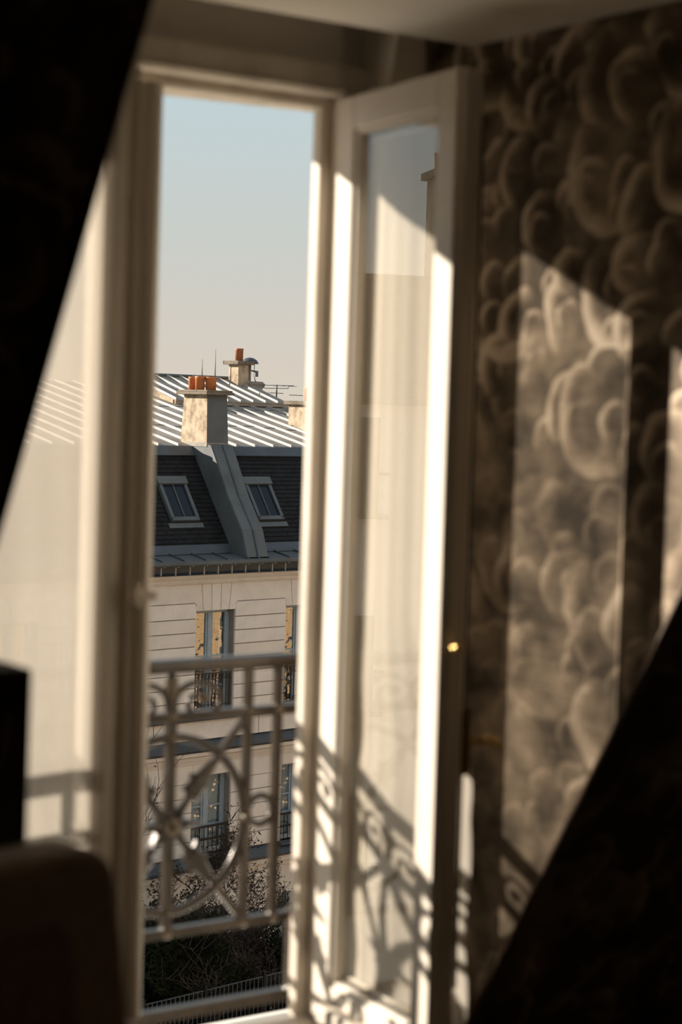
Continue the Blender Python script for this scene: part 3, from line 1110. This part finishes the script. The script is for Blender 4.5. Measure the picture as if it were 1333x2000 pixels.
# raised upper roof
UA = math.atan(.30)
US0, US1, UW0, UZ0 = 3.2, 7.0, 5.75, 1.86
UL = 2.15
q = MB()
q.prism([(UW0 + .2, Z(zlow(UW0 + .2) - .05)), (UW0 + .2, Z(UZ0 + .02)), (UW0 + 2.0, Z(UZ0 + .54)), (UW0 + 4.3, Z(1.9)), (UW0 + 4.3, Z(zlow(UW0 + 4.3) - .1))], US0 + .06, US1 - .06, 'x')
q.build('raised_roof_wall', M['render'], bd)
q = MB(); q.box(US0, US1, UW0 + .02, UW0 + .06, Z(UZ0 - .10), Z(UZ0 - .01)); q.build('fascia_board', M['wood_board'], bd)
q = MB(); q.box(US0 + 1.9, US1 - .2, UW0 + .12, UW0 + .20, Z(zlow(UW0 + .1) - .02), Z(UZ0 - .09)); q.build('painted_eaves_shadow', M['zinc_blue'], bd)  # dark strip standing in for the shadow under the overhang
n = int(round((US1 - US0) / .4))
pw = (US1 - US0) / n
pm = pan(UW0, UZ0, UA, UL, pw - .002).mesh('zinc_panel', M['zinc'])
pm2 = pan(UW0 + UL * cos(UA), UZ0 + UL * sin(UA), -UA, UL, pw - .002).mesh('zinc_panel', M['zinc'])
sm_ = seam(UW0 - .01, UZ0, UA, UL).mesh('roof_seam', M['zinc_seam'])
for i in range(n):
    inst(pm, 'zinc_panel', bd, (US0 + i * pw, 0, 0)); inst(pm2, 'zinc_panel', bd, (US0 + i * pw, 0, 0))
    inst(sm_, 'roof_seam', bd, (US0 + i * pw - .02, 0, 0))
q = MB(); q.tube([(US0, UW0 + UL * cos(UA), Z(UZ0 + UL * sin(UA) + .02)), (US1, UW0 + UL * cos(UA), Z(UZ0 + UL * sin(UA) + .02))], .05, 8)
q.build('ridge_roll', M['zinc_dark'], bd)

# roof windows
def skylight(s0, s1, w0):
    """lies on the mansard slope; local frame: x along the front, y up the slope, z out of it"""
    o = empty('skylight', (s0, w0, Z(MZ0 + (w0 - MW0) * math.tan(ang))), 0, bd)
    o.rotation_euler = (ang, 0, 0)
    wd, L_ = s1 - s0, 1.06
    q = MB()
    q.box(-.03, .05, 0, L_, 0, .10); q.box(wd - .05, wd + .03, 0, L_, 0, .10); q.box(-.03, wd + .03, -.02, .07, 0, .10)
    q.box(-.06, wd + .06, L_ - .17, L_ + .02, 0, .13)
    q.box(wd * .5 - .012, wd * .5 + .012, .07, L_ - .17, .03, .085)
    q.build('skylight_frame', M['zinc_dark'], o)
    for a, b in ((.05, wd * .5 - .012), (wd * .5 + .012, wd - .05)):
        q = MB(); q.box(a, b, .07, L_ - .17, .05, .06); q.build('pane', M['sky_pane'], o)
    q = MB(); q.box(-.12, wd + .12, -.17, -.05, 0, .035); q.build('apron_flashing', M['zinc_dark'], o)
    q = MB(); q.box(-.07, wd + .07, -.04, L_ + .06, -.02, .022); q.build('surround_flashing', M['slate'], o)
q_ = NT('dark_blue_pane')
q_.b.inputs['Base Color'].default_value = (.012, .017, .03, 1)
q_.b.inputs['Roughness'].default_value = .12
q_.b.inputs['Specular IOR Level'].default_value = .2
M['sky_pane'] = q_.m
skylight(-.92, -.22, .58)
skylight(1.52, 2.22, .57)
skylight(-3.55, -2.85, .58)
skylight(4.5, 5.2, .58)

# chimney stack with its zinc-clad flue on the slope
CS0, CS1 = .43, 1.03
cs = empty('chimney_stack', (CS0, 1.1, Z(.9)), 0, bd)
def CB(w_):
    return w_ - 1.1
q = MB()
q.hexa([(0, 0, -.06), (.60, 0, -.06), (.60, .93, .0), (0, .93, .0), (.03, .07, 1.06), (.585, .07, 1.06), (.585, .88, 1.06), (.03, .88, 1.06)])
q.build('chimney_shaft', M['render'], cs)
q = MB()
q.box(-.012, .612, -.012, .94, -.09, .0); q.build('base_flashing', M['zinc'], cs)
q = MB()
q.hexa([(.012, -.014, -.0), (.603, -.014, -.0), (.603, .02, -.0), (.012, .02, -.0), (.040, .050, 1.055), (.588, .050, 1.055), (.588, .1, 1.055), (.040, .1, 1.055)])
q.build('zinc_facing', M['zinc_dark'], cs)
q = MB()
q.box(-.10, .70, -.08, 1.02, 1.06, 1.12); q.box(-.07, .67, -.05, .99, 1.12, 1.165)
q.build('chimney_cap', M['cap'], cs, bevel=.012)
def pot(parent, x, y, z, r_, hh, m='terracotta'):
    q = MB()
    q.lathe([(r_ * .92, 0), (r_ * .95, hh * .84), (r_ * 1.0, hh * .86), (r_ * 1.0, hh), (r_ * .8, hh), (r_ * .78, hh * .5)], (x, y, z), 16)
    return q.build('chimney_pot', M[m], parent)
pot(cs, .40, .40, 1.16, .130, .305)
pot(cs, .215, .56, 1.16, .115, .315)
pot(cs, .215, .82, 1.16, .10, .30)
fl = [(1.06, .86), (.96, .84), (.80, .58), (.34, -.26), (-.16, -.97), (-.36, -1.54), (.16, -1.54), (1.7, .86)]
q = MB(); q.prism([(a, Z(b)) for a, b in fl], CS0 + .0, CS1 + .02, 'x'); q.build('flue_cladding', M['zinc_dark'], bd)
q = MB()
fr_ = fl[1:6]
for i in range(len(fr_) - 1):
    (a0, b0), (a1, b1) = fr_[i], fr_[i + 1]
    for c0, c1 in ((CS0 + .02, CS0 + .30), (CS0 + .35, CS1)):
        d = Vector((a1 - a0, b1 - b0)).normalized()
        nn = Vector((d.y, -d.x))
        if nn.x > 0:
            nn = -nn
        q2_ = MB()
        pp = [(a0, b0), (a1, b1), (a1 + nn.x * .015, b1 + nn.y * .015), (a0 + nn.x * .015, b0 + nn.y * .015)]
        q2_.prism([(a, Z(b)) for a, b in pp], c0, c1, 'x')
        q2_.build('zinc_panel', M['zinc_dark'], bd)
q.prism([(a, Z(b)) for a, b in fr_] + [(a - .05, Z(b - .02)) for a, b in fr_[::-1]], CS0 + .30, CS0 + .345, 'x')
q.build('flue_rib', M['zinc_blue'], bd)

# second stack on the upper roof, with cowl
c2 = empty('chimney_stack', (6.42, 7.2, Z(2.0)), 0, bd)
q = MB(); q.box(0, .36, 0, .40, 0, .86); q.build('chimney_shaft', M['render'], c2)
q = MB(); q.box(-.05, .41, -.05, .45, -.02, .22); q.build('base_flashing', M['zinc_seam'], c2)
q = MB(); q.box(-.11, .47, -.11, .52, .86, .96); q.build('chimney_cap', M['cap'], c2, bevel=.012)
pot(c2, .14, .15, .96, .115, .33, 'terracotta_b')
cw = empty('chimney_cowl', (6.98, 7.40, Z(2.0)), 0, bd)
q = MB(); q.tube([(0, 0, .3), (0, 0, .93)], .045, 10); q.build('cowl_pipe', M['zinc'], cw)
q = MB(); q.lathe([(.24, .90), (.235, .93), (.19, 1.0), (.11, 1.05), (.02, 1.07)], (0, 0, 0), 18); q.build('cowl_dome', M['zinc_blue'], cw)
q = MB()
q.tube([(-.12, 0, .74), (.22, 0, .70)], .022, 6); q.tube([(.14, -.03, .96), (.14, -.03, .70)], .010, 6)
q.box(.17, .27, -.05, .05, .56, .72)
q.tube([(.18, 0, .56), (.2, 0, .46), (.3, 0, .38), (.4, 0, .22)], .014, 6); q.build('bracket_box', M['zinc_dark'], cw)
ws_ = empty('white_stack', (6.86, 7.3, Z(1.98)), 0, bd)
q = MB(); q.box(0, .52, 0, .5, 0, .30); q.build('stack_body', M['whitewash'], ws_)
q = MB(); q.box(-.03, .56, -.03, .53, .28, .37); q.prism([(-.05, .37), (.58, .37), (.46, .45), (.08, .45)], -.05, .55, 'y'); q.build('stack_cap', M['zinc'], ws_)
# third stack, right
c3 = empty('chimney_stack', (5.36, 3.1, Z(1.1)), 0, bd)
q = MB(); q.box(0, .6, 0, .85, -.05, .72); q.build('chimney_shaft', M['render'], c3)
q = MB(); q.box(-.09, .69, -.09, .95, .72, .82); q.build('chimney_cap', M['cap'], c3, bevel=.012)
pot(c3, .3, .22, .82, .10, .34); pot(c3, .3, .48, .82, .10, .34)
q = MB(); q.box(-.02, .62, -.02, .87, -.06, .06); q.build('base_flashing', M['zinc'], c3)
# aerials
an = empty('television_aerial', bld_point(7.62, 7.0, zlow(7.0)), RZ)
tag(an, 'horizontal television aerial on a short mast at the roof edge', 'aerial')
q = MB(); q.tube([(0, 0, -.02), (0, 0, .36)], .018, 6); q.build('mast', M['zinc_dark'], an)
q = MB()
q.tube([(-.42, 0, .33), (.62, 0, .35)], .010, 6); q.tube([(-.42, 0, .25), (.42, 0, .27)], .010, 6)
for x in (-.42, -.25, -.05, .2, .42, .5, .56, .62):
    q.tube([(x, -.12, .33), (x, .12, .33)], .006, 6)
q.tube([(.42, 0, .27), (.42, 0, .35)], .008, 6)
q.build('boom', M['zinc_dark'], an)
for (s_, w_, hh, lb) in ((5.75, 7.9, .5, 'thin vertical whip aerial just left of the far chimney'), (6.2, 7.9, .78, 'taller thin whip aerial against the far chimney')):
    q = MB(); q.tube([(0, 0, -.03), (0, 0, hh * .5), (0, 0, hh)], [.016, .010, .005], 6)
    o = q.build('whip_aerial', M['zinc_dark'])
    o.location = bld_point(s_, w_, UZ0 + UL * sin(UA)); tag(o, lb, 'aerial')

# ------------------------------------------------------------------ taller house farther left, and the row on our side (seen in the panes)
def plain_house(name, loc, rz, wd, dp, ht, m, label, nx, nz, roofm='zinc', chim=()):
    o = empty(name, loc, rz)
    tag(o, label, 'building')
    q = MB(); q.box(0, wd, 0, dp, 0, ht); q.build('wall', M[m], o)
    q = MB(); q.prism([(-.2, ht), (-.3, ht + .12), (1.2, ht + 2.4), (dp * .5, ht + 2.45), (dp - 1.2, ht + 2.4), (dp + .2, ht)], 0, wd, 'x'); q.build('roof', M[roofm], o)
    for i in range(nx):
        for j in range(nz):
            x = wd * (i + .5) / nx; z = ht * (j + .42) / nz
            for y in ((-.03, .02),):
                q = MB(); q.box(x - .55, x + .55, y[0], y[1], z, z + 1.9); f_ = q.build('window', M['whitewash'], o)
                q = MB(); q.box(x - .45, x + .45, y[0] - .012, y[0] + .01, z + .08, z + 1.82); q.build('pane', M['sky_pane'], f_)
                q = MB(); q.box(x - .62, x + .62, y[0] - .12, y[0] + .0, z + .02, z + .10); q.box(x - .62, x + .62, y[0] - .12, y[0] - .08, z + .8, z + .85); q.build('balcony_rail', M['black_iron'], f_)
    for (x, y, ww, hh) in chim:
        q = MB(); q.box(x, x + ww, y, y + .7, ht + 1.4, ht + hh); c = q.build('chimney_shaft', M['render'], o)
        q = MB(); q.box(x - .1, x + ww + .1, y - .1, y + .8, ht + hh, ht + hh + .14); q.build('chimney_cap', M['cap'], c)
        for i in range(int(ww / .4)):
            pot(c, x + .25 + i * .4, y + .35, ht + hh + .14, .12, .36)
    return o
plain_house('corner_house', bld_point(S0 - 24, 0, GZ), RZ, 23.5, 10, 14.1, 'stone', 'taller stone house further left along the opposite side of the street', 9, 4, 'slate_b',
            ((16, 2.5, 1.6, 4.6), (21.0, 2.5, 1.2, 4.0), (8, 2.5, 1.6, 4.4)))
plain_house('facing_house', (92, .9, GZ), pi, 46, 9, 13.5, 'sun_gold_stone', 'sunlit golden house on the near side mirrored in the far windows', 14, 4, 'zinc', ())
plain_house('facing_house', (45, .9, GZ), pi, 36, 9, 12.4, 'sun_gold_stone', 'nearer sunlit house on the near side, beside the dormer', 11, 4, 'zinc', ())

# ------------------------------------------------------------------ trees, shrubs and fence in the garden below
def tree(name, base, height, spread, seed, levels, label, leafm, nleaf, leafsize, trunk_r=.09, lean=(0, 0), first=.3, kind_cat='tree', up_bias=.35, group=None):
    R = random.Random(seed)
    o = empty(name, base)
    tag(o, label, kind_cat, group)
    tr, br = MB(), MB()
    tips = []
    mw = Vector((-cos(G), sin(G), 0))
    w0 = (Vector(base) - Vector((BLOC[0], BLOC[1], 0))).dot(mw)
    def keep(q, lo=-6.05, hi=-.45):              # stay clear of the house front and of the fence
        d = w0 + q.dot(mw)
        return q - mw * (d - hi) if d > hi else q - mw * (d - lo) if d < lo else q
    def grow(p0, d, ln, r0, lv):
        pts = [p0]
        n = 4
        dd = d.copy()
        for i in range(n):
            dd = (dd + Vector((R.uniform(-.22, .22), R.uniform(-.22, .22), R.uniform(-.1, .16)))).normalized()
            pts.append(keep(pts[-1] + dd * ln / n))
        rr = [r0 * (1 - .55 * i / n) for i in range(n + 1)]
        (tr if lv == 0 else br).tube(pts, rr, 6 if lv < 2 else 3, smooth=lv < 2)
        if lv >= levels - 1:
            tips.extend(pts[1:])
        if lv < levels:
            nb = R.randint(4, 6) if lv < 2 else R.randint(3, 5)
            for k in range(nb):
                t = first + (1 - first) * (k + R.random()) / nb if lv == 0 else R.uniform(.25, 1)
                i = min(n - 1, int(t * n))
                q0 = pts[i].lerp(pts[i + 1], t * n - i)
                az = R.uniform(0, 2 * pi)
                side = Vector((cos(az) * spread, sin(az) * spread, R.uniform(-.2, .7) + up_bias * .5))
                nd = (dd * .55 + side).normalized()
                grow(q0, nd, ln * R.uniform(.5, .72), max(.0085, rr[i] * .5), lv + 1)
    grow(Vector((0, 0, 0)), Vector((lean[0], lean[1], 1)).normalized(), height * .62, trunk_r, 0)
    tr.build('trunk', M['bark'], o)
    bo = br.build('branches', M['bark'], o)
    bo['kind'] = 'stuff'
    if nleaf:
        lv = MB()
        for i in range(nleaf):
            c = keep(R.choice(tips) + Vector((R.gauss(0, .09), R.gauss(0, .09), R.gauss(0, .09))), -5.95, -.6)
            a = Vector((R.uniform(-1, 1), R.uniform(-1, 1), R.uniform(-1, 1))).normalized()
            b = a.orthogonal().normalized()
            s_ = leafsize * R.uniform(.6, 1.3)
            k = len(lv.v)
            cc = a.cross(b)
            lv.v += [tuple(c - a * s_), tuple(c + b * s_ * .45 + cc * s_ * .1), tuple(c + a * s_), tuple(c - b * s_ * .45 + cc * s_ * .1)]
            lv.f.append((k, k + 1, k + 2, k + 3))
            lv.sm.append(False)
        fo = lv.build('foliage', M[leafm], o)
        fo['kind'] = 'stuff'
    return o
def gp(s, w_):
    return bld_point(s, w_, GZ)
tree('garden_tree', gp(-4.1, -4.0), 4.7, .9, 11, 5, 'bare brown tree with fine twigs behind the left of the balcony railing', 'leaf_dry', 14000, .036)
tree('garden_tree', gp(-1.6, -3.0), 4.2, .8, 23, 5, 'slim brown tree rising behind the right balusters before the far house', 'leaf_dry', 13000, .036)
tree('garden_tree', gp(-5.6, -4.2), 8.6, .35, 5, 4, 'tall thin sapling whose top twig stands left against the cornice band', 'leaf_dry', 300, .04, .05)
tree('garden_tree', gp(-3.0, -3.4), 4.2, .95, 61, 5, 'middle bare brown tree with dense fine twigs under the far window', 'leaf_dry', 12000, .036)
tree('leaning_tree', gp(-.2, -4.2), 4.4, .9, 31, 5, 'low bare tree with crossing branches at the lower right before the pale wall', 'leaf_dry', 1500, .035, .08, (-.45, 0), .25)
tree('evergreen_shrub', gp(-4.9, -5.0), 4.9, 1.2, 41, 4, 'dense dark green shrub at the lower left behind the wire fence', 'leaf_green', 24000, .075, .07, first=.1, kind_cat='shrub')
tree('evergreen_shrub', gp(-3.7, -4.6), 4.7, 1.2, 43, 4, 'dense olive shrub in the middle behind the wire fence, right of the dark green one', 'leaf_olive', 22000, .07, .07, first=.1, kind_cat='shrub')
tree('evergreen_shrub', gp(-3.0, -4.9), 3.9, 1.1, 47, 4, 'rounded dark shrub beside the gate post of the garden fence', 'leaf_green', 14000, .07, .06, first=.1, kind_cat='shrub')
fe = empty('wire_fence', gp(-6.6, -6.2), RZ)
tag(fe, 'tall wire mesh garden fence with thin dark posts in front of the shrubs', 'fence')
FL = 4.1
q = MB()
x = 0.0
while x < FL:
    q.box(x - .008, x + .008, -.005, .005, .05, 3.75)
    x += .10
for z in (.1, .8, 1.5, 2.2, 2.9, 3.4, 3.75):
    q.box(0, FL, -.008, .008, z - .01, z + .01)
q.build('wire_mesh', M['zinc_blue'], fe)
for i in range(4):
    q = MB(); q.box(i * FL / 3 - .03, i * FL / 3 + .03, -.03, .03, 0, 3.85); q.build('fence_post', M['black_iron'], fe)
q = MB(); q.box(-.11, .11, -.11, .11, 0, 3.9); q.prism([(-.14, 3.9), (.14, 3.9), (0, 4.05)], -.14, .14, 'y')
gpo = q.build('gate_post', M['zinc_blue'])
gpo.location = bld_point(-2.35, -6.2, GZ); gpo.rotation_euler = (0, 0, RZ)
tag(gpo, 'dark square gate post at the right end of the wire fence', 'post')
